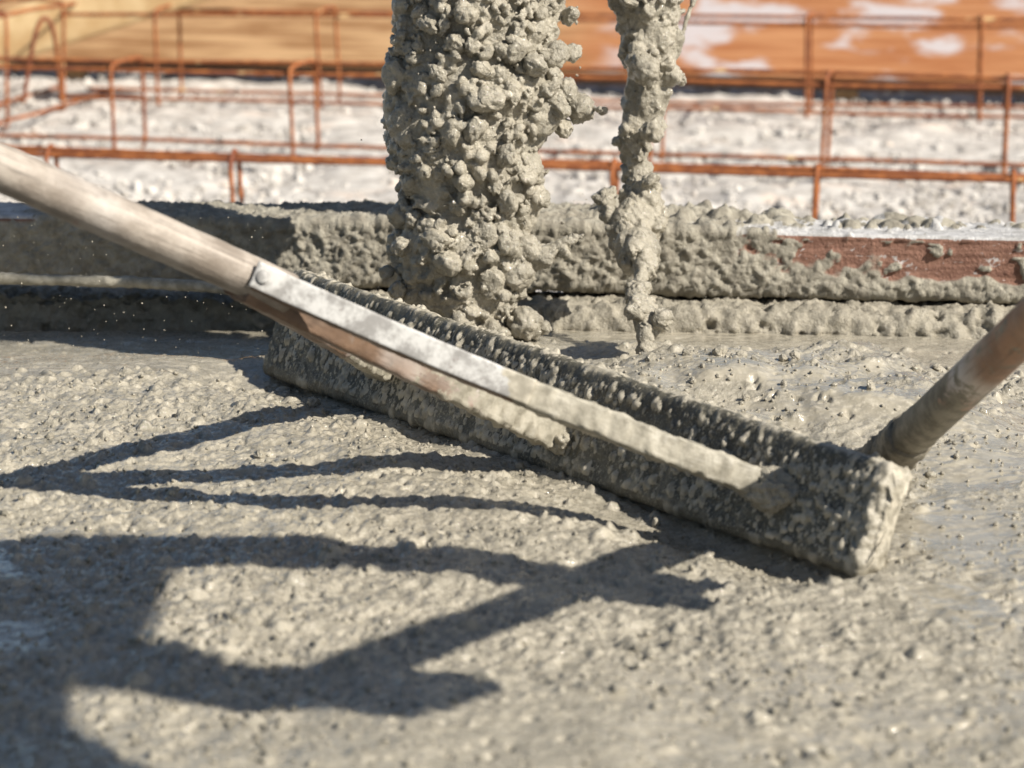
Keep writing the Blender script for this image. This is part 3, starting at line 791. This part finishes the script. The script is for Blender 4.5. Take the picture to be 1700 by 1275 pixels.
def build_stream(name, prof, y0, depth_k, nst, nsmall, extra, seed, voxel, big, label, nobj, tubes=(), inset=0.006, lean=0.0):
    r_ = np.random.default_rng(seed)
    prof = np.array(prof, float)
    ys = np.arange(prof[0, 0], prof[-1, 0] + 1, 7.0)
    lf = np.interp(ys, prof[:, 0], prof[:, 1]); rt = np.interp(ys, prof[:, 0], prof[:, 2])
    Vs, Fs = [], []; off = 0
    def add(V, F):
        nonlocal off
        Vs.append(V); Fs.append(F + off); off += len(V)
    sph = STONES_LO
    bm = bmesh.new(); bmesh.ops.create_icosphere(bm, subdivisions=3, radius=1.0)
    SV = np.array([v.co[:] for v in bm.verts]); SF = np.array([[v.index for v in f.verts] for f in bm.faces]); bm.free()
    core = []
    for k, (py, a, b) in enumerate(zip(ys, lf, rt)):
        yk = y0 - lean * float(sstep(300, 590, py))
        c = at_y((a + b) / 2, py, yk); hw = (b - a) / 2 / FPX * y0 * 1.03
        c.x += 0.007 * float(vnoise(np.array(k * 0.16), np.array(seed * 1.7), None, 6)); c.y += 0.007 * float(vnoise(np.array(k * 0.16), np.array(seed * 2.7), None, 7))
        core.append((c.x, c.y, c.z, hw))
        S = np.array([max(hw - inset - 0.002, 0.005), max(hw * depth_k - inset, 0.005), max(0.009, hw * 0.34)]) * (0.95 + 0.09 * float(vnoise(np.array(k * 0.11), np.array(seed * 3.1), None, 5)))
        add(SV * S + np.array(c) + np.array([0, 0, 0]), SF)
    core = np.array(core)
    for k in range(int(len(core) * 2.2)):
        x, y, z, hw = core[r_.integers(0, len(core))]
        th = r_.uniform(0, 2 * math.pi); q = max(hw - inset, 0.004)
        rr = r_.uniform(0.010, 0.024) * min(1.0, hw / 0.03)
        V, F = STONES_LO[r_.integers(0, 8)]
        add((V * rr * np.array([1, 1, 1.5])) + np.array([x + (q - rr * 0.75) * math.cos(th), y - (q * depth_k - rr * 0.75) * math.sin(th), z]), F)
    stones = []
    def surf(kk, th):
        x, y, z, hw = core[kk]
        return np.array([x + max(hw - inset, 0.004) * math.cos(th), y - max(hw * depth_k - inset * 0.4, 0.004) * math.sin(th), z])
    tries = 0
    while len(stones) < nst and tries < nst * 40:
        tries += 1
        kk = r_.integers(0, len(core)); th = r_.uniform(-0.5, math.pi + 0.5) if r_.random() < 0.85 else r_.uniform(0, 2 * math.pi)
        rad = big[0] + (big[1] - big[0]) * r_.random() ** 2.2
        p = surf(kk, th)
        ctr = np.array(core[kk][:3]); dirv = p - ctr; dirv /= np.linalg.norm(dirv) + 1e-9
        p = p + dirv * rad * r_.uniform(-0.62, 0.14)
        if any(np.linalg.norm(p - s[0]) < 0.62 * (rad + s[1]) for s in stones): continue
        stones.append((p, rad))
    for (px, py, rp, dy) in extra:
        p = np.array(at_y(px, py, y0 + dy - lean * float(sstep(300, 590, py)))); stones.append((p, rp / FPX * y0))
    for p, rad in stones:
        V, F = sph[r_.integers(0, len(sph))]
        add((V * rad * 0.97) @ rot_rand(r_).T + p, F)
    for k in range(nsmall):
        kk = r_.integers(0, len(core)); th = r_.uniform(-0.6, math.pi + 0.6)
        rad = 0.0013 + 0.0013 * r_.pareto(2.5); rad = min(rad, 0.006)
        if r_.random() < 0.25 and stones:
            s = stones[r_.integers(0, len(stones))]; d = r_.normal(size=3); d /= np.linalg.norm(d); p = s[0] + d * (s[1] * 0.95)
        else:
            p = surf(kk, th)
        V, F = sph[r_.integers(0, len(sph))]
        add((V * rad) @ rot_rand(r_).T + p, F)
    for pts in tubes:                       # strings of mud
        P = [np.array(at_y(px, py, y0 + dy - lean * float(sstep(300, 590, py)))) for px, py, rp, dy in pts]; Rr = [q[2] / FPX * y0 for q in pts]
        for i in range(len(P) - 1):
            n = max(2, int(np.linalg.norm(P[i + 1] - P[i]) / 0.0012))
            for k in range(n):
                t = k / n; V, F = sph[k % len(sph)]
                add(V * (Rr[i] * (1 - t) + Rr[i + 1] * t) + P[i] * (1 - t) + P[i + 1] * t, F)
    V = np.vstack(Vs); F = np.vstack(Fs)
    tmp = bpy.data.objects.new('tmp', mesh_np('tmp', V, F)); COL.objects.link(tmp)
    md = tmp.modifiers.new('r', 'REMESH'); md.mode = 'VOXEL'; md.voxel_size = voxel; md.use_smooth_shade = True
    dg = bpy.context.evaluated_depsgraph_get()
    me = bpy.data.meshes.new_from_object(tmp.evaluated_get(dg)); bpy.data.objects.remove(tmp)
    me.name = name
    nv = len(me.vertices)
    C = np.empty(nv * 3); me.vertices.foreach_get('co', C); C = C.reshape(-1, 3)
    E = np.empty(len(me.edges) * 2, dtype=np.int64); me.edges.foreach_get('vertices', E); E = E.reshape(-1, 2)
    deg = np.bincount(E.ravel(), minlength=nv)[:, None]
    for it in range(2):
        A = np.zeros_like(C); np.add.at(A, E[:, 0], C[E[:, 1]]); np.add.at(A, E[:, 1], C[E[:, 0]])
        C = C * 0.45 + 0.55 * A / np.maximum(deg, 1)
    me.vertices.foreach_set('co', C.astype(np.float32).ravel()); me.update()
    Nn = np.empty(nv * 3); me.vertices.foreach_get('normal', Nn); Nn = Nn.reshape(-1, 3)
    d = 0.0020 * fbm(C[:, 0] * 120, C[:, 1] * 120, C[:, 2] * 85, 4, seed, 0.62) + 0.0015 * np.abs(fbm(C[:, 0] * 280, C[:, 1] * 280, C[:, 2] * 280, 2, seed + 5))
    wet = sstep(-0.2, 0.5, fbm(C[:, 0] * 40, C[:, 1] * 40, C[:, 2] * 40, 2, seed + 8))
    C = C + Nn * (d * (0.35 + 0.75 * wet))[:, None]
    me.vertices.foreach_set('co', C.astype(np.float32).ravel()); me.update()
    me.materials.clear(); me.materials.append(M_STREAM)
    for p in me.polygons: p.use_smooth = True
    base = core[-1]
    root = empty(name, (float(base[0]), float(base[1]), float(base[2])))
    tag(root, label, 'poured concrete')
    local(root, link('mortar', me))
    stones.sort(key=lambda s: -s[1])
    for k, (p, rad) in enumerate(stones[:nobj]):
        o = bpy.data.objects.new('stone', STONES[k % len(STONES)]); COL.objects.link(o); o.parent = root
        o.location = Vector(p) - root.location
        o.scale = (rad * 0.99,) * 3
        o.rotation_euler = (r_.uniform(0, 6.28), r_.uniform(0, 6.28), r_.uniform(0, 6.28))
    return root

build_stream('concrete_stream',
    [(-260, 700, 905), (-150, 672, 930), (0, 658, 935), (60, 655, 935), (110, 655, 915), (150, 655, 945), (200, 650, 925), (260, 652, 900), (320, 652, 896), (380, 655, 885), (430, 645, 900), (470, 660, 880), (510, 700, 860), (545, 740, 850), (575, 775, 835)],
    2.065, 0.80, 420, 3600,
    [(962, 178, 27, 0.0), (935, 212, 17, -.005), (922, 92, 24, -.02), (950, 87, 16, -.01), (888, 108, 22, -.045), (905, 425, 30, -.02), (935, 418, 16, -.02), (870, 538, 32, -.02), (897, 543, 17, -.02), (828, 556, 18, -.03), (945, 25, 20, 0), (940, 150, 24, -.01), (925, 175, 26, -.02),
     (655, 68, 12, -.01), (652, 245, 11, -.01), (642, 452, 13, -.01), (660, 480, 16, -.02)],
    5, 0.00135, (0.0060, 0.0175), 'wide column of stony wet concrete pouring down behind the blade', 170,
    tubes=[[(905, 425, 16, -.02), (940, 402, 9, -.02), (968, 390, 3, -.02)], [(965, 175, 14, 0), (985, 180, 6, 0), (1000, 184, 2.5, -.03)]])
build_stream('concrete_stream',
    [(-260, 930, 1010), (-150, 960, 1080), (-60, 985, 1125), (0, 1003, 1133), (50, 1014, 1134), (90, 1026, 1134), (130, 1034, 1128), (165, 1022, 1110), (200, 1024, 1100), (240, 1024, 1098), (275, 1036, 1086), (305, 1032, 1102), (345, 1012, 1108), (385, 1004, 1104), (415, 1014, 1100), (445, 1034, 1090), (475, 1042, 1082), (505, 1040, 1092), (530, 1042, 1100), (548, 1046, 1088), (570, 1054, 1080), (592, 1058, 1080)],
    2.15, 0.75, 120, 1500,
    [(1005, 326, 20, -.01), (1068, 112, 27, -.03), (1002, 183, 9, -.02), (1100, 530, 18, -.01), (1122, 60, 14, 0), (1128, 130, 14, .01), (1052, 410, 17, -.03), (1080, 300, 18, -.02), (1085, 215, 20, -.03), (1025, 235, 12, 0), (1010, 355, 14, -.01), (1060, 510, 20, -.02)],
    25, 0.00125, (0.0050, 0.0135), 'narrow ragged string of wet concrete falling right of the wide column', 58,
    tubes=[[(1005, 326, 13, -.01), (1014, 362, 16, -.01)], [(1160, -60, 8, 0.02), (1150, 0, 5.5, 0.02), (1140, 30, 5, 0.015), (1132, 62, 4, 0.01), (1128, 75, 6, 0.0)]], inset=0.0085, lean=0.17)

# ------------------------------------------------------------------ splashes: loose drops in the air and big lumps on the heap
def drops():
    Vs, Fs, off = [], [], 0
    spots = [(958, 125, 4, 2.08), (963, 112, 2.5, 2.08), (600, 232, 2.5, 2.05), (958, 12, 3, 2.08), (965, 80, 2, 2.08), (934, 370, 4, 2.05), (948, 296, 2, 2.05)]
    for k in range(150):
        spots.append((random.uniform(0, 440), random.uniform(360, 615), random.choice((0.7, 0.9, 1.2, 1.6)), random.uniform(1.7, 2.12)))
    for k in range(40):
        spots.append((random.uniform(880, 1300), random.uniform(280, 570), random.uniform(0.6, 1.3), random.uniform(1.95, 2.12)))
    for px, py, rp, y in spots:
        V, F = STONES_LO[random.randrange(8)]
        p = np.array(at_y(px, py, y))
        if p[2] < 0.012: continue
        Vs.append(V * (rp / FPX * y) + p); Fs.append(F + off); off += len(V)
    o = link('splash_drops', mesh_np('splash_drops', np.vstack(Vs), np.vstack(Fs)), M_STREAM)
    tag(o, 'tiny drops of grey cement water splashing through the air', 'splash', kind='stuff')
drops()
for px, py, rp in ((1238, 664, 10), (1446, 646, 13), (1140, 590, 12), (1195, 588, 14), (1320, 594, 14), (1300, 598, 10), (1080, 598, 11), (1252, 598, 8), (1555, 612, 8), (1520, 614, 8), (520, 672, 13), (590, 668, 9), (408, 862, 6), (135, 764, 10), (430, 758, 11), (660, 1012, 10), (760, 803, 8), (300, 668, 9), (1080, 1092, 9), (885, 1100, 8)):
    o = bpy.data.objects.new('stone', STONES[random.randrange(12)]); COL.objects.link(o); o.parent = slab
    p = on_slab(px, py); sc_ = rp / FPX * p.y
    o.location = p + Vector((0, 0, sc_ * 0.25))
    o.scale = (sc_, sc_, sc_ * 0.85); o.rotation_euler = (random.random() * 6, random.random() * 6, random.random() * 6)

# ------------------------------------------------------------------ unseen pump hose the concrete falls from, its run shaped to shade the plank
hose = empty('pump_hose', (-0.005, 2.07, 0.42))
tag(hose, 'black rubber pump hose above the picture that the concrete pours out of, its slope made up to shade the plank', 'hose')
hpts = [(-0.005, 2.07, 0.42), (0.06, 2.02, 0.56), (0.24, 1.86, 0.72), (0.54, 1.65, 0.98), (0.95, 1.39, 1.35), (1.75, 0.87, 2.1), (2.8, 0.18, 3.1), (3.9, -0.5, 4.3), (4.9, -1.0, 5.8)]  # climbs towards the sun so its shadow stays on the plank's left
local(hose, link('tube', sweep('tube', hpts, 0.072, 32, 0.03, lump=0.0006), M_RUBBER))
local(hose, link('end_band', sweep('end_band', [(-0.007, 2.0715, 0.415), (0.004, 2.063, 0.445), (0.018, 2.052, 0.475)], 0.076, 32, 0.005), M_STEEL))

# ------------------------------------------------------------------ gravel ground behind, rebar cages, rear board
def build_gravel_ground():
    xs = np.arange(-2.4, 2.4, 0.020); ys = np.arange(2.36, 7.0, 0.020)
    X, Y = np.meshgrid(xs, ys, indexing='ij')
    Z = -0.154 + 0.010 * fbm(X * 7, Y * 7, None, 3, 3) + 0.007 * np.abs(fbm(X * 30, Y * 30, None, 2, 7)) + 0.015 * sstep(4.6, 5.4, Y + 0.22 * X)
    n, m = X.shape
    i, j = np.meshgrid(np.arange(n - 1), np.arange(m - 1), indexing='ij')
    Q = np.stack([i * m + j, (i + 1) * m + j, (i + 1) * m + j + 1, i * m + j + 1], -1).reshape(-1, 4)
    o = link('gravel_ground', mesh_np('gravel_ground', np.stack([X, Y, Z], -1).reshape(-1, 3), Q), M_GRAVEL)
    tag(o, 'pale gravelly ground behind the plank', kind='structure')
    Vs, Fs, off = [], [], 0
    bm = bmesh.new(); bmesh.ops.create_icosphere(bm, subdivisions=1, radius=1.0)
    SV = np.array([v.co[:] for v in bm.verts]); SF = np.array([[v.index for v in f.verts] for f in bm.faces]); bm.free()
    for k in range(9500):
        y = 3.0 + 3.6 * rng.random() ** 1.2; x = rng.uniform(-0.26, 0.26) * y
        r = 0.004 + 0.003 * rng.pareto(2.4); r = min(r, 0.017)
        V = (SV * rng.uniform(0.7, 1.3, (len(SV), 1)) * np.array([1, 1, 0.7]) * r) @ rot_rand(rng).T
        z = -0.154 + 0.015 * float(np.clip((y + 0.22 * x - 4.6) / 0.8, 0, 1)) + 0.003
        Vs.append(V + np.array([x, y, z])); Fs.append(SF + off); off += len(SV)
    g = link('gravel', mesh_np('gravel', np.vstack(Vs), np.vstack(Fs), smooth=False), M_GRAVEL)
    tag(g, 'white crushed stones strewn behind the plank', 'gravel', kind='stuff')
    e = bmesh.new(); bmesh.ops.create_grid(e, x_segments=2, y_segments=2, size=150)
    me = bpy.data.meshes.new('ground'); e.to_mesh(me); e.free()
    t = link('ground', me, M_GRAVEL); t.location = (0, 0, -0.215)
    tag(t, 'pale building-site ground', kind='structure')
build_gravel_ground()

def cage(name, A, B, zb, zt, wid, offs, label, ribr=0.0036, barr=0.0041, skew=0.0):
    A, B = Vector(A), Vector(B)
    ax = (B - A).normalized(); back = Vector((-ax.y, ax.x, 0))
    if back.y < 0: back = -back
    root = empty(name, (A + Vector((0, 0, zb)))[:])
    tag(root, label, 'rebar cage', 'rusty rebar cages on the gravel')
    for (o_, z) in ((0, zb + 0.006), (wid, zb + 0.006), (0, zt), (wid, zt)):
        pts = []
        n = 6
        for k in range(n + 1):
            p = A.lerp(B, k / n) + back * o_ + Vector((0, 0, z + random.uniform(-0.004, 0.004)))
            pts.append(p)
        local(root, link('bar', sweep('bar', pts, barr, 10, 0.02, lump=0.0004, seed=random.randrange(99)), M_RUST))
    for s in offs:
        c = A + ax * s; lean = random.uniform(-0.008, 0.008)
        r = ribr + barr
        f, bk_ = c - back * r, c + back * (wid + r)
        tilt = ax * (lean + skew)
        top, bot = Vector((0, 0, zt + r)), Vector((0, 0, zb - 0.003))
        pts = [f + bot + back * 0.015, f + bot, f + bot + Vector((0, 0, 0.02)), f + top * 0.5 + bot * 0.5 + tilt * 0.5, f + top - Vector((0, 0, 0.018)) + tilt, f + top + back * 0.016 + tilt, bk_ + top - back * 0.016 + tilt, bk_ + top - Vector((0, 0, 0.018)) + tilt, bk_ + bot * 0.5 + top * 0.5 + tilt * 0.5, bk_ + bot + Vector((0, 0, 0.012)), bk_ + bot - back * 0.012]
        local(root, link('stirrup', sweep('stirrup', pts, ribr, 10, 0.008, lump=0.0003, seed=random.randrange(99)), M_RUST))
    return root
def pos_list(A, B, pxs):
    """distance along the A-B line at which the line passes each picture column"""
    out = []
    for px in pxs:
        k = (px - 850) / FPX * 1.0
        # x = k * depth ; depth ~ y*cos + (CAM_H)*sin
        ax, ay, bx, by = A[0], A[1], B[0], B[1]
        cp, sp = math.cos(PITCH), math.sin(PITCH)
        # ax + t(bx-ax) = k*((ay + t(by-ay))*cp + 0.4*sp)
        t = (k * (ay * cp + 0.50 * sp) - ax) / ((bx - ax) - k * (by - ay) * cp)
        out.append(t * math.dist((ax, ay), (bx, by)))
    return out
A0, B0 = (-1.216, 3.776, 0), (1.28, 3.29, 0)
cage('rebar_cage', A0, B0, -0.140, -0.036, 0.028, pos_list(A0, B0, (75, 388, 700, 1020, 1352, 1684)), 'low rusty rebar cage nearest the plank, its top bar spotted yellow')
A1, B1 = (-1.28, 4.48, 0), (1.472, 3.942, 0)
cage('rebar_cage', A1, B1, -0.130, 0.025, 0.15, pos_list(A1, B1, (190, 487, 790, 1080, 1366, 1670)), 'rusty rebar cage in the middle of the gravel, between the other two long cages')
A2, B2 = (-0.96, 5.158, 0), (1.728, 4.685, 0)
cage('rebar_cage', A2, B2, -0.118, 0.068, 0.15, pos_list(A2, B2, (262, 533, 815, 1085, 1340, 1628)), 'rusty rebar cage right in front of the rear timber board')
A3, B3 = (-1.075, 4.506, 0), (-0.896, 5.504, 0)
cage('rebar_cage', A3, B3, -0.132, 0.085, 0.14, (0.05, 0.32, 0.64), 'rusty rebar cage at the far left running away towards the board', skew=0.012)

M_DARKWOOD = mat_plain('dark_timber', (0.11, 0.065, 0.038), 0.7, (0.06, 0.038, 0.024), 10)  # darker brown, for the strip below the boards
def build_board():
    A, B = Vector((-1.92, 5.965, 0)), Vector((1.92, 4.992, 0))
    ang = math.atan2(B.y - A.y, B.x - A.x)
    Ln = (B - A).length
    root = empty('formwork_board', ((A + B) / 2)[:]); root.rotation_euler = (0, 0, ang)
    tag(root, 'long orange timber formwork board along the back, stained white at the right', 'board')
    def box(name, z0, z1, y0, y1, bev, seed):
        bm = bmesh.new(); bmesh.ops.create_cube(bm, size=1)
        for v in bm.verts: v.co = Vector((v.co.x * Ln, y0 + (v.co.y + 0.5) * (y1 - y0), z0 + (v.co.z + 0.5) * (z1 - z0)))
        bmesh.ops.bevel(bm, geom=bm.edges[:], offset=bev, segments=2, affect='EDGES')
        me = bpy.data.meshes.new(name); bm.to_mesh(me); bm.free()
        o = link(name, me, M_BOARD if seed < 3 else M_DARKWOOD, root); return o
    box('plank', -0.088, 0.111, 0.0, 0.045, 0.004, 1)
    box('plank', 0.115, 0.316, 0.003, 0.048, 0.004, 2)
    box('ground_strip', -0.115, -0.0905, 0.014, 0.070, 0.003, 3)
    for x in (-1.1, -0.2, 0.75):
        bm = bmesh.new(); bmesh.ops.create_cube(bm, size=1)
        for v in bm.verts: v.co = Vector((v.co.x * 0.05, 0.068 + v.co.y * 0.035, 0.075 + v.co.z * 0.5))
        me = bpy.data.meshes.new('stake'); bm.to_mesh(me); bm.free()
        o = link('stake', me, M_BOARD, root); o.location = (x, 0, 0)
build_board()

def build_brace():
    a, b = at_y(-260, 150, 5.36), at_y(420, -70, 5.20)
    me = sweep('timber_brace', [a, a.lerp(b, 0.5), b], 0.02, 16, 0.05, flat=(0.04, 0.11), up=(0, 0, 1))
    tag(link('timber_brace', me, M_BRACE), 'pale timber brace slanting up at the top left, in front of the rear board', 'brace')
hoop = [at_y(38, 172, 4.62), at_y(48, 110, 4.62), at_y(60, 52, 4.62), at_y(74, 30, 4.63), at_y(88, 50, 4.64), at_y(97, 110, 4.66), at_y(102, 168, 4.68)]
tag(link('rebar_hoop', sweep('rebar_hoop', hoop, 0.0042, 10, 0.006, lump=0.0004, seed=4), M_RUST), 'single bent rusty hoop standing at the top left', 'rebar hoop')
M_BRACE = mat_plain('pale_timber', (0.74, 0.55, 0.30), 0.7, (0.58, 0.38, 0.18), 14)
build_brace()

# ------------------------------------------------------------------ the worker outside the picture whose shadow lies on the concrete
def build_person():
    SH = Vector((SUN.x, SUN.y, 0)) / SUN.z
    def cast(px, py, z):
        g = at_z(px, py, 0.0); return g + SH * z + Vector((0, 0, z))
    hA = cast(1000, 965, 0.285); hB = cast(610, 1138, 0.49)
    hip = cast(-190, 1350, 0.74); chest = cast(-300, 1120, 0.80)
    sA = cast(150, 912, 0.78); sB = cast(70, 1080, 0.80); mid = cast(-70, 1005, 0.84)
    neck = cast(-300, 1040, 0.92); head = cast(-560, 1075, 0.98)
    eB = cast(390, 1140, 0.64); eA = cast(560, 915, 0.54)
    V, E, Rd = [], [], []
    def add(p, r, par=None):
        V.append(Vector(p)); Rd.append(r if isinstance(r, tuple) else (r, r)); i = len(V) - 1
        if par is not None: E.append((par, i))
        return i
    tips = {0: (cast(1168, 1012, 0.262), cast(1165, 975, 0.262)), 1: ()}
    rt = add(hip, (0.105, 0.095)); ch = add(chest, (0.085, 0.08), rt); nk0 = add(mid, (0.085, 0.08), ch)
    nk = add(neck, 0.058, nk0); hd0 = add(head - Vector((0, 0, 0.03)), 0.085, nk); add(head + Vector((0, 0.01, 0.07)), 0.088, hd0)
    for s_, e_, h_, ra in ((sA, eA, hA, (0.044, 0.033, 0.029, 0.027, 0.024)), (sB, eB, hB, (0.044, 0.034, 0.031, 0.029, 0.026))):
        a = add(s_, ra[0], nk0); m_ = add(s_.lerp(e_, 0.5), ra[1], a); b = add(e_, ra[2], m_); c = add(e_.lerp(h_, 0.55), ra[3], b)
        wv = (h_ - e_).normalized()
        d = add(h_ - wv * 0.07, ra[4], c); pm = add(h_ - wv * 0.01, (0.036, 0.022), d)
        q = wv.cross(HD).normalized()
        for tp in (tips[0] if h_ is hA else ()):
            f0 = add(h_.lerp(tp, 0.5), 0.015, pm); add(tp, 0.010, f0)
        for k in range(4):
            o_ = HD * (-0.033 + 0.022 * k)
            f1 = add(h_ + o_ + wv * 0.025 + q * 0.010, 0.0105, pm); f2 = add(h_ + o_ + wv * (0.046 - 0.004 * abs(k - 1)) - q * 0.012, 0.0095, f1); add(h_ + o_ * 0.9 + wv * 0.026 - q * 0.034, 0.0085, f2)
        t1 = add(h_ + HD * 0.045 - wv * 0.022 - q * 0.012, 0.012, pm); add(h_ + HD * 0.05 + wv * 0.010 - q * 0.034, 0.010, t1)
    fx, fy = hip.x, hip.y
    for sx in (-1, 1):
        hj = add(hip + Vector((0.09 * sx, -0.03 * sx, -0.05)), 0.090, rt); kn = add(Vector((fx + 0.15 * sx, fy + 0.06 - 0.05 * sx, 0.40)), 0.066, hj)
        cf = add(Vector((fx + 0.16 * sx, fy - 0.05 - 0.06 * sx, 0.25)), 0.056, kn); an = add(Vector((fx + 0.17 * sx, fy - 0.12 - 0.06 * sx, 0.085)), 0.043, cf)
        add(Vector((fx + 0.18 * sx, fy + 0.02 - 0.06 * sx, 0.045)), (0.045, 0.035), an)
    me = bpy.data.meshes.new('body'); me.from_pydata([v[:] for v in V], E, [])
    o = bpy.data.objects.new('tmp', me); COL.objects.link(o)
    md = o.modifiers.new('s', 'SKIN'); md.use_smooth_shade = True
    for i, sv in enumerate(me.skin_vertices[0].data): sv.radius = Rd[i]; sv.use_root = (i == 0)
    o.modifiers.new('u', 'SUBSURF').levels = 2
    dg = bpy.context.evaluated_depsgraph_get()
    bme = bpy.data.meshes.new_from_object(o.evaluated_get(dg)); bpy.data.objects.remove(o)
    root = empty('person', (hip.x, hip.y, 0.0))
    tag(root, 'worker bending over the right handle outside the picture, casting the big shadow', 'person')
    t = NT('work_clothes')
    z = t.n('ShaderNodeSeparateXYZ'); t.l(t.tc.outputs['Object'], z.inputs[0])
    c = t.mix(t.rng(z.outputs['Z'], 0.70, 0.715), (0.05, 0.07, 0.12), (0.32, 0.20, 0.05))
    c = t.mix(t.rng(z.outputs['Z'], 0.955, 0.96), c, (0.45, 0.27, 0.19))
    body_mat = t.out(c, 0.85, t.bump(t.noise(60), 0.4, 0.004), 0.2)
    bme.materials.clear(); bme.materials.append(body_mat)
    local(root, link('body', bme))
    bm = bmesh.new(); bmesh.ops.create_uvsphere(bm, u_segments=32, v_segments=16, radius=0.125)
    geom = bm.verts[:] + bm.edges[:] + bm.faces[:]
    bmesh.ops.bisect_plane(bm, geom=geom, plane_co=(0, 0, 0), plane_no=(0, 0, -1), clear_outer=True)
    edge = [e for e in bm.edges if e.is_boundary]
    ex = bmesh.ops.extrude_edge_only(bm, edges=edge)
    for v in [g for g in ex['geom'] if isinstance(g, bmesh.types.BMVert)]: v.co.x *= 1.14; v.co.y *= 1.2; v.co.z -= 0.006
    for f in bm.faces: f.smooth = True
    hm = bpy.data.meshes.new('hard_hat'); bm.to_mesh(hm); bm.free()
    hh = link('hard_hat', hm, mat_plain('white_plastic', (0.75, 0.74, 0.72), 0.35), root); hh.location = head + Vector((0, 0.01, 0.075)) - Vector(root.location)
build_person()
